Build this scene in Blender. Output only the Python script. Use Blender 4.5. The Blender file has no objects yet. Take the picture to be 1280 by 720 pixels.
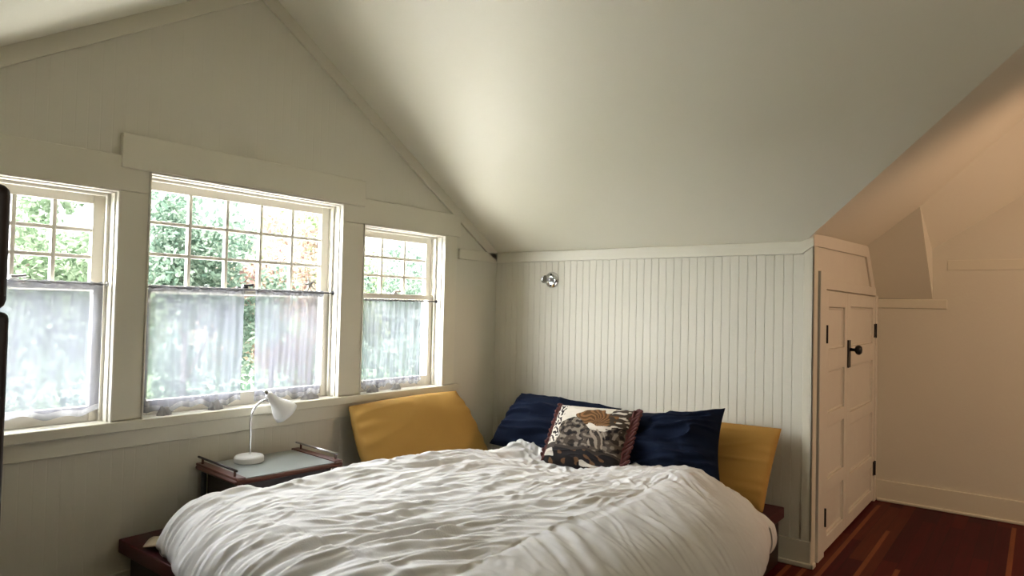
import bpy, math, random
import numpy as np
from mathutils import Vector, Matrix, noise
C = bpy.context.scene.collection
PI = math.pi
random.seed(7)
rng = np.random.default_rng(11)

# ------------------------------------------------------------------ materials
def lin(c):
    return tuple((v/255/12.92 if v/255 <= .04045 else ((v/255+.055)/1.055)**2.4) for v in c)
def mat(name, col, rough=.6, metal=0, bump=None, var=None, spec=None, coat=0, subs=0):
    m = bpy.data.materials.new(name); m.use_nodes = True
    nt = m.node_tree; b = nt.nodes['Principled BSDF']
    b.inputs['Base Color'].default_value = (*col, 1)
    b.inputs['Roughness'].default_value = rough
    b.inputs['Metallic'].default_value = metal
    if spec is not None: b.inputs['Specular IOR Level'].default_value = spec
    if coat: b.inputs['Coat Weight'].default_value = coat
    tc = nt.nodes.new('ShaderNodeTexCoord')
    if var:                                     # (scale, amount)
        n = nt.nodes.new('ShaderNodeTexNoise'); n.inputs['Scale'].default_value = var[0]; n.inputs['Detail'].default_value = 4
        r = nt.nodes.new('ShaderNodeMapRange'); r.inputs['To Min'].default_value = 1-var[1]; r.inputs['To Max'].default_value = 1+var[1]
        mx = nt.nodes.new('ShaderNodeVectorMath'); mx.operation = 'SCALE'; mx.inputs[0].default_value = col
        nt.links.new(tc.outputs['Object'], n.inputs['Vector']); nt.links.new(n.outputs['Fac'], r.inputs['Value'])
        nt.links.new(r.outputs['Result'], mx.inputs['Scale']); nt.links.new(mx.outputs['Vector'], b.inputs['Base Color'])
    if bump:                                    # (scale, distance, kind)
        n = nt.nodes.new('ShaderNodeTexNoise'); n.inputs['Scale'].default_value = bump[0]; n.inputs['Detail'].default_value = 3
        bp = nt.nodes.new('ShaderNodeBump'); bp.inputs['Distance'].default_value = bump[1]; bp.inputs['Strength'].default_value = .6
        nt.links.new(tc.outputs['Object'], n.inputs['Vector']); nt.links.new(n.outputs['Fac'], bp.inputs['Height'])
        nt.links.new(bp.outputs['Normal'], b.inputs['Normal'])
    return m

PAINT = (.60, .575, .475)
M = {}
M['wall'] = mat('painted_wall', PAINT, .55, bump=(60, .0012), var=(2.2, .02))
M['ceil'] = mat('painted_ceiling', (.73, .70, .575), .5, bump=(25, .0015), var=(1.3, .02))
M['trim'] = mat('painted_trim', (.62, .59, .475), .38, bump=(40, .0006))
M['door'] = mat('painted_door', (.60, .565, .48), .42, bump=(30, .0015), var=(7, .05))
M['sash'] = mat('painted_sash', (.72, .69, .61), .38)
M['black'] = mat('black_iron', (.006, .006, .007), .35, metal=.3)
M['chrome'] = mat('chrome', (.75, .76, .77), .12, metal=1)
M['steel'] = mat('brushed_steel', (.45, .45, .45), .28, metal=1)
M['wire'] = mat('dark_wire', (.05, .05, .055), .4, metal=.8)
M['lampwhite'] = mat('white_enamel', (.80, .80, .79), .28)
M['laminate'] = mat('grey_laminate', (.235, .26, .245), .3)
M['teak'] = mat('teak', (.085, .024, .013), .42, var=(30, .25))
M['darkwood'] = mat('dark_wood', (.014, .006, .005), .45, var=(12, .3))
M['platform'] = mat('mahogany_platform', (.050, .0045, .0065), .42, var=(10, .3))
M['duvet'] = mat('white_cotton', (.62, .612, .592), .9, spec=.2, bump=(220, .0008))
M['panel'] = mat('brown_panelling', (.20, .125, .075), .5, var=(3, .2))
M['sheet'] = mat('cream_cotton', (.62, .54, .40), .9, spec=.2)
M['matt'] = mat('mattress_cover', (.62, .60, .55), .9, spec=.2)
M['mustard'] = mat('mustard_upholstery', (.40, .235, .062), .85, spec=.12, bump=(260, .0015), var=(5, .07))
M['navy'] = mat('navy_cotton', (.0045, .0085, .021), .95, spec=.12, bump=(300, .001), var=(8, .1))
M['fringe'] = mat('oxblood_fringe', (.075, .014, .010), .8, var=(60, .4))
M['stone'] = mat('pale_plaster', (.7, .68, .6), .8)
M['bark'] = mat('bark', (.16, .14, .11), .9, var=(8, .3))
M['grass'] = mat('lawn', (.04, .075, .022), .9, var=(1.5, .4))
M['alu'] = mat('white_ornament', (.42, .42, .40), .5)

def glass_mat():
    m = bpy.data.materials.new('window_glass'); m.use_nodes = True; nt = m.node_tree; nt.nodes.clear()
    o = nt.nodes.new('ShaderNodeOutputMaterial'); t = nt.nodes.new('ShaderNodeBsdfTransparent'); g = nt.nodes.new('ShaderNodeBsdfGlossy')
    g.inputs['Roughness'].default_value = .02; t.inputs['Color'].default_value = (.97, .98, .975, 1)
    lw = nt.nodes.new('ShaderNodeLayerWeight'); pw = nt.nodes.new('ShaderNodeMath'); pw.operation = 'POWER'; pw.inputs[1].default_value = 4
    f = nt.nodes.new('ShaderNodeMath'); f.operation = 'MULTIPLY_ADD'; f.inputs[1].default_value = .5; f.inputs[2].default_value = .02
    nt.links.new(lw.outputs['Facing'], pw.inputs[0]); nt.links.new(pw.outputs[0], f.inputs[0])
    mx = nt.nodes.new('ShaderNodeMixShader')
    nt.links.new(f.outputs[0], mx.inputs[0]); nt.links.new(t.outputs[0], mx.inputs[1]); nt.links.new(g.outputs[0], mx.inputs[2]); nt.links.new(mx.outputs[0], o.inputs[0])
    return m
M['glass'] = glass_mat()
def sheer_mat(name, trans, tcol):
    m = bpy.data.materials.new(name); m.use_nodes = True; nt = m.node_tree; nt.nodes.clear()
    o = nt.nodes.new('ShaderNodeOutputMaterial')
    t = nt.nodes.new('ShaderNodeBsdfTransparent'); tl = nt.nodes.new('ShaderNodeBsdfTranslucent'); d = nt.nodes.new('ShaderNodeBsdfDiffuse')
    tl.inputs['Color'].default_value = (*tcol, 1); d.inputs['Color'].default_value = (.6, .6, .62, 1)
    m1 = nt.nodes.new('ShaderNodeMixShader'); m1.inputs[0].default_value = .2
    m2 = nt.nodes.new('ShaderNodeMixShader'); m2.inputs[0].default_value = trans
    nt.links.new(tl.outputs[0], m1.inputs[1]); nt.links.new(d.outputs[0], m1.inputs[2])
    nt.links.new(m1.outputs[0], m2.inputs[1]); nt.links.new(t.outputs[0], m2.inputs[2]); nt.links.new(m2.outputs[0], o.inputs[0])
    return m
M['sheer'] = sheer_mat('sheer_voile', .36, (.082, .085, .100))
M['hem'] = sheer_mat('sheer_hem', .28, (.20, .20, .20))
M['gather'] = sheer_mat('gathered_voile', .12, (.40, .385, .36))
def leaf_mat(name, a, b_):
    m = bpy.data.materials.new(name); m.use_nodes = True; nt = m.node_tree; nt.nodes.clear()
    o = nt.nodes.new('ShaderNodeOutputMaterial'); geo = nt.nodes.new('ShaderNodeNewGeometry')
    mc = nt.nodes.new('ShaderNodeMix'); mc.data_type = 'RGBA'; mc.inputs[6].default_value = (*a, 1); mc.inputs[7].default_value = (*b_, 1)
    nt.links.new(geo.outputs['Random Per Island'], mc.inputs[0])
    d = nt.nodes.new('ShaderNodeBsdfDiffuse'); t = nt.nodes.new('ShaderNodeBsdfTranslucent'); mx = nt.nodes.new('ShaderNodeMixShader'); mx.inputs[0].default_value = .55
    nt.links.new(mc.outputs[2], d.inputs[0]); nt.links.new(mc.outputs[2], t.inputs[0]); nt.links.new(d.outputs[0], mx.inputs[1]); nt.links.new(t.outputs[0], mx.inputs[2]); nt.links.new(mx.outputs[0], o.inputs[0])
    return m

def beadboard_mat(axis):
    """painted matchboard: narrow V grooves every 5.2 cm as relief"""
    m = mat('painted_matchboard', PAINT, .55); nt = m.node_tree; b = nt.nodes['Principled BSDF']
    tc = nt.nodes.new('ShaderNodeTexCoord'); sp = nt.nodes.new('ShaderNodeSeparateXYZ'); nt.links.new(tc.outputs['Object'], sp.inputs[0])
    a = nt.nodes.new('ShaderNodeMath'); a.operation = 'MULTIPLY'; a.inputs[1].default_value = 1/.052
    f = nt.nodes.new('ShaderNodeMath'); f.operation = 'FRACT'; s = nt.nodes.new('ShaderNodeMath'); s.operation = 'SUBTRACT'; s.inputs[1].default_value = .5
    ab = nt.nodes.new('ShaderNodeMath'); ab.operation = 'ABSOLUTE'; r = nt.nodes.new('ShaderNodeMapRange')
    r.inputs['From Min'].default_value = 0; r.inputs['From Max'].default_value = .07
    bp = nt.nodes.new('ShaderNodeBump'); bp.inputs['Distance'].default_value = .0014; bp.inputs['Strength'].default_value = .35
    nt.links.new(sp.outputs[axis], a.inputs[0]); nt.links.new(a.outputs[0], f.inputs[0]); nt.links.new(f.outputs[0], s.inputs[0]); nt.links.new(s.outputs[0], ab.inputs[0])
    nt.links.new(ab.outputs[0], r.inputs['Value']); nt.links.new(r.outputs[0], bp.inputs['Height']); nt.links.new(bp.outputs[0], b.inputs['Normal'])
    return m
M['match'] = beadboard_mat(1)

def floor_mat():
    m = bpy.data.materials.new('stained_fir_planks'); m.use_nodes = True; nt = m.node_tree; b = nt.nodes['Principled BSDF']
    N = nt.nodes.new; L = nt.links.new
    tc = N('ShaderNodeTexCoord'); sp = N('ShaderNodeSeparateXYZ'); L(tc.outputs['Object'], sp.inputs[0])
    def mth(op, a, v=None, c=None):
        n = N('ShaderNodeMath'); n.operation = op
        if isinstance(a, (int, float)): n.inputs[0].default_value = a
        else: L(a, n.inputs[0])
        if v is not None:
            if isinstance(v, (int, float)): n.inputs[1].default_value = v
            else: L(v, n.inputs[1])
        return n.outputs[0]
    xs = mth('MULTIPLY', sp.outputs[0], 1/.083); idx = mth('FLOOR', xs); fr = mth('FRACT', xs)
    wn = N('ShaderNodeTexWhiteNoise'); wn.noise_dimensions = '1D'; L(idx, wn.inputs['W'])
    yo = mth('ADD', mth('MULTIPLY', wn.outputs['Value'], 7.3), mth('MULTIPLY', sp.outputs[1], 1/1.4)); yi = mth('FLOOR', yo)
    wn2 = N('ShaderNodeTexWhiteNoise'); wn2.noise_dimensions = '2D'; cb = N('ShaderNodeCombineXYZ'); L(idx, cb.inputs[0]); L(yi, cb.inputs[1]); L(cb.outputs[0], wn2.inputs['Vector'])
    cr = N('ShaderNodeValToRGB'); e = cr.color_ramp.elements
    e[0].position = 0; e[0].color = (.034, .0012, .0035, 1); e[1].position = 1; e[1].color = (.085, .016, .007, 1)
    for p, c in ((.45, (.050, .0015, .004, 1)), (.72, (.060, .0025, .004, 1)), (.86, (.072, .006, .005, 1))):
        k = cr.color_ramp.elements.new(p); k.color = c
    L(wn2.outputs['Value'], cr.inputs[0])
    mp = N('ShaderNodeMapping'); mp.inputs['Scale'].default_value = (40, 2.2, 1); L(tc.outputs['Object'], mp.inputs[0])
    ns = N('ShaderNodeTexNoise'); ns.inputs['Scale'].default_value = 1.0; ns.inputs['Detail'].default_value = 5; L(mp.outputs[0], ns.inputs['Vector'])
    # worn, paler sapwood strips along some board edges
    wn3 = N('ShaderNodeTexWhiteNoise'); wn3.noise_dimensions = '1D'; L(mth('ADD', idx, 31.7), wn3.inputs['W'])
    strip = mth('MULTIPLY', mth('GREATER_THAN', wn3.outputs['Value'], .62), mth('LESS_THAN', fr, .34))
    ybk = N('ShaderNodeTexWhiteNoise'); ybk.noise_dimensions = '2D'; cb2 = N('ShaderNodeCombineXYZ'); L(idx, cb2.inputs[0]); L(mth('FLOOR', mth('MULTIPLY', yo, 1.7)), cb2.inputs[1]); L(cb2.outputs[0], ybk.inputs['Vector'])
    strip = mth('MULTIPLY', strip, mth('GREATER_THAN', ybk.outputs['Value'], .42))
    mx = N('ShaderNodeMix'); mx.data_type = 'RGBA'; mx.inputs[7].default_value = (.22, .07, .026, 1)
    L(mth('MULTIPLY', strip, .75), mx.inputs[0]); L(cr.outputs[0], mx.inputs[6])
    mr = N('ShaderNodeMapRange'); mr.inputs['To Min'].default_value = .55; mr.inputs['To Max'].default_value = 1.45; L(ns.outputs['Fac'], mr.inputs['Value'])
    sc = N('ShaderNodeVectorMath'); sc.operation = 'SCALE'; L(mx.outputs[2], sc.inputs[0]); L(mr.outputs[0], sc.inputs['Scale'])
    gap = mth('MULTIPLY', mth('GREATER_THAN', fr, .025), 1)
    sc2 = N('ShaderNodeVectorMath'); sc2.operation = 'SCALE'; L(sc.outputs[0], sc2.inputs[0]); L(mth('ADD', mth('MULTIPLY', gap, .7), .3), sc2.inputs['Scale'])
    L(sc2.outputs[0], b.inputs['Base Color']); b.inputs['Roughness'].default_value = .55; b.inputs['Specular IOR Level'].default_value = .12
    return m
M['floor'] = floor_mat()

# ------------------------------------------------------------------ mesh helpers
class MB:
    def __init__(s): s.v = []; s.f = []
    def add(s, vs, fs):
        k = len(s.v); s.v += [tuple(v) for v in vs]; s.f += [tuple(i+k for i in f) for f in fs]; return s
    def box(s, x0, x1, y0, y1, z0, z1):
        v = [(x, y, z) for x in (x0, x1) for y in (y0, y1) for z in (z0, z1)]
        return s.add(v, [(0,1,3,2), (4,6,7,5), (0,4,5,1), (2,3,7,6), (0,2,6,4), (1,5,7,3)])
    def prism(s, pts, axis, a, b):
        """polygon given in the two other axes (in xyz order) pushed from a to b along axis"""
        def P(p, t):
            q = list(p); q.insert(axis, t); return tuple(q)
        n = len(pts); ar = sum(pts[i][0]*pts[(i+1) % n][1]-pts[(i+1) % n][0]*pts[i][1] for i in range(n))
        v = [P(p, a) for p in pts]+[P(p, b) for p in pts]
        fl = (ar > 0) ^ (axis == 1) ^ (b < a)
        f = [tuple(range(n)), tuple(range(2*n-1, n-1, -1))]+[(i, i+n, (i+1) % n+n, (i+1) % n) for i in range(n)]
        if fl: f = [tuple(reversed(q)) for q in f]
        return s.add(v, f)
    def tube(s, path, r, n=10, cap=True):
        path = [Vector(p) for p in path]; rs = r if isinstance(r, (list, tuple)) else [r]*len(path)
        v = []; f = []; prev = None
        for i, p in enumerate(path):
            t = (path[min(i+1, len(path)-1)]-path[max(i-1, 0)]).normalized()
            if prev is None:
                a = t.cross(Vector((0, 0, 1)));
                if a.length < .05: a = t.cross(Vector((0, 1, 0)))
            else: a = prev-t*prev.dot(t)
            a.normalize(); prev = a; b = t.cross(a)
            for k in range(n):
                w = 2*PI*k/n; v.append(p+(a*math.cos(w)+b*math.sin(w))*rs[i])
        for i in range(len(path)-1):
            for k in range(n):
                f.append((i*n+k, i*n+(k+1) % n, (i+1)*n+(k+1) % n, (i+1)*n+k))
        if cap: f.append(tuple(range(n-1, -1, -1))); f.append(tuple(range((len(path)-1)*n, len(path)*n)))
        return s.add(v, f)
    def lathe(s, prof, n=32, mtx=None):
        """prof: list of (r, z)"""
        v = []; f = []
        for r, z in prof:
            for k in range(n):
                w = 2*PI*k/n; p = Vector((r*math.cos(w), r*math.sin(w), z)); v.append(mtx @ p if mtx else p)
        for i in range(len(prof)-1):
            for k in range(n): f.append((i*n+k, i*n+(k+1) % n, (i+1)*n+(k+1) % n, (i+1)*n+k))
        if prof[0][0] > 1e-5: f.append(tuple(range(n-1, -1, -1)))
        if prof[-1][0] > 1e-5: f.append(tuple(range((len(prof)-1)*n, len(prof)*n)))
        return s.add(v, f)
    def build(s, name, m, parent=None, smooth=False, bevel=0, seg=2, solid=0, origin=None):
        me = bpy.data.meshes.new(name); vs = s.v
        if origin is not None: vs = [(a-origin[0], b-origin[1], c-origin[2]) for a, b, c in vs]
        me.from_pydata(vs, [], s.f); me.update()
        if m is not None: me.materials.append(m)
        o = bpy.data.objects.new(name, me); C.objects.link(o)
        if origin is not None: o.location = origin
        if parent is not None: o.parent = parent
        if smooth: me.shade_smooth()
        if bevel:
            b = o.modifiers.new('bevel', 'BEVEL'); b.width = bevel; b.segments = seg; b.limit_method = 'ANGLE'; b.angle_limit = math.radians(35)
            if not smooth: me.shade_smooth(); wn = o.modifiers.new('wn', 'WEIGHTED_NORMAL'); wn.keep_sharp = True
        if solid:
            q = o.modifiers.new('solid', 'SOLIDIFY'); q.thickness = solid
        return o
def struct(o): o['kind'] = 'structure'; return o
def tag(o, label, cat, group=None, kind=None):
    o['label'] = label; o['category'] = cat
    if group: o['group'] = group
    if kind: o['kind'] = kind
    return o
def empty(name, loc, rz=0):
    o = bpy.data.objects.new(name, None); o.empty_display_size = .1; C.objects.link(o); o.location = loc; o.rotation_euler = (0, 0, rz); return o
def catmull(pts, n):
    pts = [Vector(p) for p in pts]; out = []
    for i in range(len(pts)-1):
        a = pts[max(i-1, 0)]; b = pts[i]; c = pts[i+1]; d = pts[min(i+2, len(pts)-1)]
        for k in range(n):
            t = k/n; out.append(.5*((2*b)+(c-a)*t+(2*a-5*b+4*c-d)*t*t+(3*b-a-3*c+d)*t**3))
    out.append(pts[-1]); return out

# ------------------------------------------------------------------ the room (x = 0 window gable, y = 0 low wall behind the bed)
X1, D2 = 2.353, 1.87
SL, ZK = .632, 1.862               # slope and springing height of the main ceiling
YR, ZR = -2.109, 3.19              # ridge
YL = -4.45; ZL = 2.464+.62*(YL+3.276)
XR = 6.03
def ztop(y): return ZK-SL*y if y > YR else ZR+.62*(y-YR)

# floor
struct(MB().box(-.2, XR+.1, YL-.1, D2+.1, -.12, 0).build('floor', M['floor']))
# gable wall with three openings, a prism per bay
WIN = [dict(y0=-3.545, y1=-2.80, zt=1.945), dict(y0=-2.67, y1=-1.52, zt=2.05), dict(y0=-1.36, y1=-.615, zt=1.945)]
ZS = .855
g = MB(); T = -.2
def bay(y0, y1, z0):
    ys = [y0]+([YR] if y0 < YR < y1 else [])+[y1]
    g.prism([(y0, z0), (y1, z0)]+[(y, ztop(y)) for y in reversed(ys)], 0, T, 0)
g.prism([(YL-.1, 0), (.1, 0), (.1, ZS), (YL-.1, ZS)], 0, T, 0)
edges = [YL-.1, WIN[0]['y0'], WIN[0]['y1'], WIN[1]['y0'], WIN[1]['y1'], WIN[2]['y0'], WIN[2]['y1'], .1]
for i in range(7):
    bay(edges[i], edges[i+1], ZS if i % 2 == 0 else WIN[i//2]['zt'])
struct(g.build('wall_left', M['match']))
# bed wall: beaded boards with real grooves
def beadwall():
    m = MB(); pts = []; x = 0.0; sp = .0535
    pts.append((0, 0))
    n = int(2.28/sp)
    for i in range(1, n+1):
        c = i*sp; pts += [(c-.0035, 0), (c-.001, .0024), (c+.001, .0024), (c+.0035, 0)]
    pts += [(2.304, 0), (X1, 0)]
    v = []; f = []
    for (px, py) in pts:
        top = ZK+.004 if px <= 2.304 else ZK+(px-2.304)*.6
        v += [(px, py, 0), (px, py, top)]
    for i in range(len(pts)-1): f.append((2*i, 2*i+2, 2*i+3, 2*i+1))
    m.add(v, f)
    m.box(0, X1, .012, .1, 0, 1.80)
    return m
struct(beadwall().build('wall_back', M['wall']))
# closet front (faces the room on the right)
CT = [(.004, 0), (D2, 0), (D2, 1.58), (1.521, 1.963), (.004, 1.905)]
struct(MB().prism(CT, 0, X1-.06, X1).build('wall_closet', M['door']))
# alcove back wall
ZN = ZR
QX = 2.741+(ZN-1.954)/.673
struct(MB().prism([(X1-.1, 0), (XR+.1, 0), (XR+.1, ZN), (QX, ZN), (2.741, 1.954), (2.741, 1.577), (X1-.1, 1.577)], 1, D2, D2+.1).build('wall_alcove', M['wall']))
struct(MB().prism([(YL-.1, 0), (D2+.1, 0), (D2+.1, ZN), (YR, ZN), (YL-.1, ZL-.062)], 0, XR, XR+.1).build('wall_right', M['wall']))
struct(MB().box(-.2, XR+.1, YL-.1, YL, 0, ZL).build('wall_front', M['wall']))

# ceilings
W0 = Vector((2.304, 0, ZK)); W1 = Vector((3.342, -.986, 2.483)); W2 = Vector((4.525, YR, ZR))
P1 = Vector((2.353, 0, 1.905)); P2 = Vector((X1, 1.521, 1.963)); P3 = Vector((X1, D2, 1.58)); P4 = Vector((2.745, D2, 1.577))
V = Vector((2.728, 1.301, 2.211)); E1 = Vector((3.309, 1.085, 2.700)); E2 = Vector((3.885, .86, ZN)); Q1 = Vector((2.741, D2, 1.954)); Q2 = Vector((QX, D2, ZN))
def poly(name, pts, fs, m, solid=.0, smooth=False):
    return struct(MB().add(pts, fs).build(name, m, smooth=smooth))
poly('ceiling', [(-.05, .0, ZK), W0, W1, W2, (-.05, YR, ZR)], [(4, 3, 2, 1, 0)], M['ceil'])
poly('ceiling', [(-.05, YL-.05, ZL-.03), (XR, YL-.05, ZL-.03), (XR, YR, ZR), (-.05, YR, ZR)], [(3, 2, 1, 0)], M['ceil'])
poly('ceiling', [E2, W2, (XR, YR, ZN), (XR, D2, ZN), Q2], [(0, 1, 2, 3, 4)], M['ceil'])
# curved plaster between valley and crease
def ruled():
    A = catmull([W0, W0.lerp(W1, .12), W1, W2], 12); Bc = catmull([P1, P2, V, E1, E2], 10)
    def resamp(L, n):
        d = [0]
        for i in range(1, len(L)): d.append(d[-1]+(L[i]-L[i-1]).length)
        out = []
        for k in range(n+1):
            s = d[-1]*k/n; i = max(j for j in range(len(d)) if d[j] <= s+1e-9); i = min(i, len(L)-2)
            out.append(L[i].lerp(L[i+1], (s-d[i])/(d[i+1]-d[i])))
        return out
    def pl(ctrl, ts):
        out = []
        for t in ts:
            i = min(int(t), len(ctrl)-2); out.append(ctrl[i].lerp(ctrl[i+1], t-i))
        return out
    n = 24
    a = pl([W0, W0.lerp(W1, .3), W0.lerp(W1, .55), W1, W2], [4*k/n for k in range(n+1)])
    b = pl([P1, P2, V, E1, E2], [4*k/n for k in range(n+1)])
    m = MB(); K = 10; v = []; f = []
    for i in range(n+1):
        for k in range(K+1):
            t = k/K; p = a[i].lerp(b[i], t); p.z += .0*math.sin(PI*t); v.append(p)
    for i in range(n):
        for k in range(K):
            q = i*(K+1)+k; f.append((q, q+K+1, q+K+2, q+1))
    m.add(v, f); return m
struct(ruled().build('ceiling', M['ceil'], smooth=True))
poly('ceiling', [P2, P3, P4, V], [(0, 1, 2, 3)], M['ceil'])
poly('ceiling', [V, Q1, Q2, E2, E1], [(0, 1, 2, 3, 4)], M['ceil'])
poly('wall_dormer', [V, P4, Q1], [(0, 1, 2)], M['wall'])
# roof over everything so that no sky leaks in
rf = MB().prism([(YL-.1, ZL-.06), (YL-.45, ZL-.06), (YL-.45, 3.72), (.6, 3.72), (.6, ZK-.2), (.1, ZK-.2), (.1, ZK-.03), (YR, ZR+.03)], 0, -.19, -.14)
rf.box(-.19, XR+.3, YL-.45, D2+.3, 3.66, 3.72).box(-.19, XR+.3, YL-.45, YL-.40, 0, 3.7).box(XR+.25, XR+.3, YL-.45, D2+.3, 0, 3.7)
rf.box(2.0, XR+.3, D2+.25, D2+.3, 0, 3.7).box(1.95, 2.0, .55, D2+.3, 0, 3.7).box(-.19, 2.0, .55, .6, 0, 3.7).box(-.19, -.14, .1, .6, 0, ZK).box(-.19, -.14, YL-.45, YL-.1, 0, ZL)
struct(rf.build('roof', M['darkwood']))

# trims -------------------------------------------------------------
def tbox(name, *a, bevel=.004): return struct(MB().box(*a).build(name, M['trim'], bevel=bevel))
n = [0]
def T_(*a, bevel=.004, m=None):
    n[0] += 1; return tbox('trim_%d' % n[0], *a, bevel=bevel)
T_(0, .022, -2.67-.0, -2.80+.0, ZS+.02, 1.945)           # casings between windows
T_(0, .022, -1.52, -1.36, ZS+.02, 1.945)
T_(0, .022, -.615, -.49, ZS+.02, 1.945)
T_(0, .022, -3.67, -3.545, ZS+.02, 1.945)
T_(0, .024, -3.72, -2.67, 1.945, 2.108)                  # side heads
T_(0, .024, -1.52, -.455, 1.945, 2.108)
T_(0, .034, -2.80, -1.36, 2.052, 2.214)                  # taller head over the middle window
T_(-.02, .045, -3.75, -.447, ZS-.03, ZS+.018, bevel=.006)   # stool running under all three windows
T_(0, .02, -3.70, -.50, .745, ZS-.03)                    # apron
T_(0, .02, -.455, 0, 1.7875, 1.863)                      # picture rail to the corner
# raking boards under the ceiling slopes
def rake(y0, y1, w=.075):
    n[0] += 1
    return struct(MB().prism([(y0, ztop(y0)), (y1, ztop(y1)), (y1, ztop(y1)-w*1.18), (y0, ztop(y0)-w*1.18)], 0, 0, .02).build('trim_%d' % n[0], M['trim'], bevel=.003))
rake(YR, -.02); rake(YL, YR)
# rail on the bed wall, kinked up at its right end
n[0] += 1
struct(MB().prism([(.02, 1.787), (2.300, 1.793), (X1+.012, 1.838), (X1+.012, 1.912), (2.300, 1.866), (.02, 1.863)], 1, -.022, .004).build('trim_%d' % n[0], M['trim'], bevel=.003))
# corner board at the end of the bed wall
struct(MB().box(X1-.045, X1+.012, -.014, 0, .0, 1.84).box(X1, X1+.012, -.014, .08, 0, 1.84).box(X1-.002, X1+.005, .08, .10, 0, .16).build('trim_%d' % (n[0]+1), M['trim'], bevel=.004)); n[0] += 1
# border boards on the closet front following its outline
n[0] += 1
bb = MB()
bb.prism([(-.012, 1.838), (1.47, 1.878), (1.521, 1.963), (-.012, 1.912)], 0, X1, X1+.014)
bb.prism([(1.47, 1.878), (1.70, 1.62), (D2-.005, 1.60), (1.521, 1.963)], 0, X1, X1+.014)
struct(bb.build('trim_%d' % n[0], M['door'], bevel=.003))
# casing of the closet doors
n[0] += 1
struct(MB().box(X1, X1+.024, .10, .235, .0, 1.70).box(X1, X1+.024, 1.795, D2-.002, 0, 1.60).box(X1, X1+.022, .235, 1.795, 1.596, 1.66).build('trim_%d' % n[0], M['door'], bevel=.004))
# alcove trims
T_(X1, 2.84, D2-.009, D2, 1.505, 1.574)
T_(2.84, XR, D2-.004, D2, 1.795, 1.87)
# baseboards
def base(name, *a, shoe=None):
    m = MB().box(*a)
    o = struct(m.build('baseboard_'+name, M['trim'], bevel=.004)); return o
base('left', 0, .018, YL, 0, .012, .17)
base('back', 0, X1+.012, -.018, 0, .012, .148)
base('alcove', X1+.016, XR, D2-.018, D2, .012, .163)
base('right', XR-.018, XR, YL, D2, .012, .163)
base('front', 0, XR, YL, YL+.018, .012, .163)
n[0] += 1
struct(MB().box(.0, X1+.03, -.034, -.018, 0, .028).box(X1+.012, X1+.03, -.034, .03, 0, .028).build('trim_%d' % n[0], M['trim'], bevel=.006))
n[0] += 1
struct(MB().box(X1+.03, XR, D2-.032, D2-.018, 0, .022).build('trim_%d' % n[0], M['trim'], bevel=.006))
n[0] += 1
struct(MB().box(.018, .034, YL, -2.74, 0, .022).build('trim_%d' % n[0], M['trim'], bevel=.006))

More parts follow.
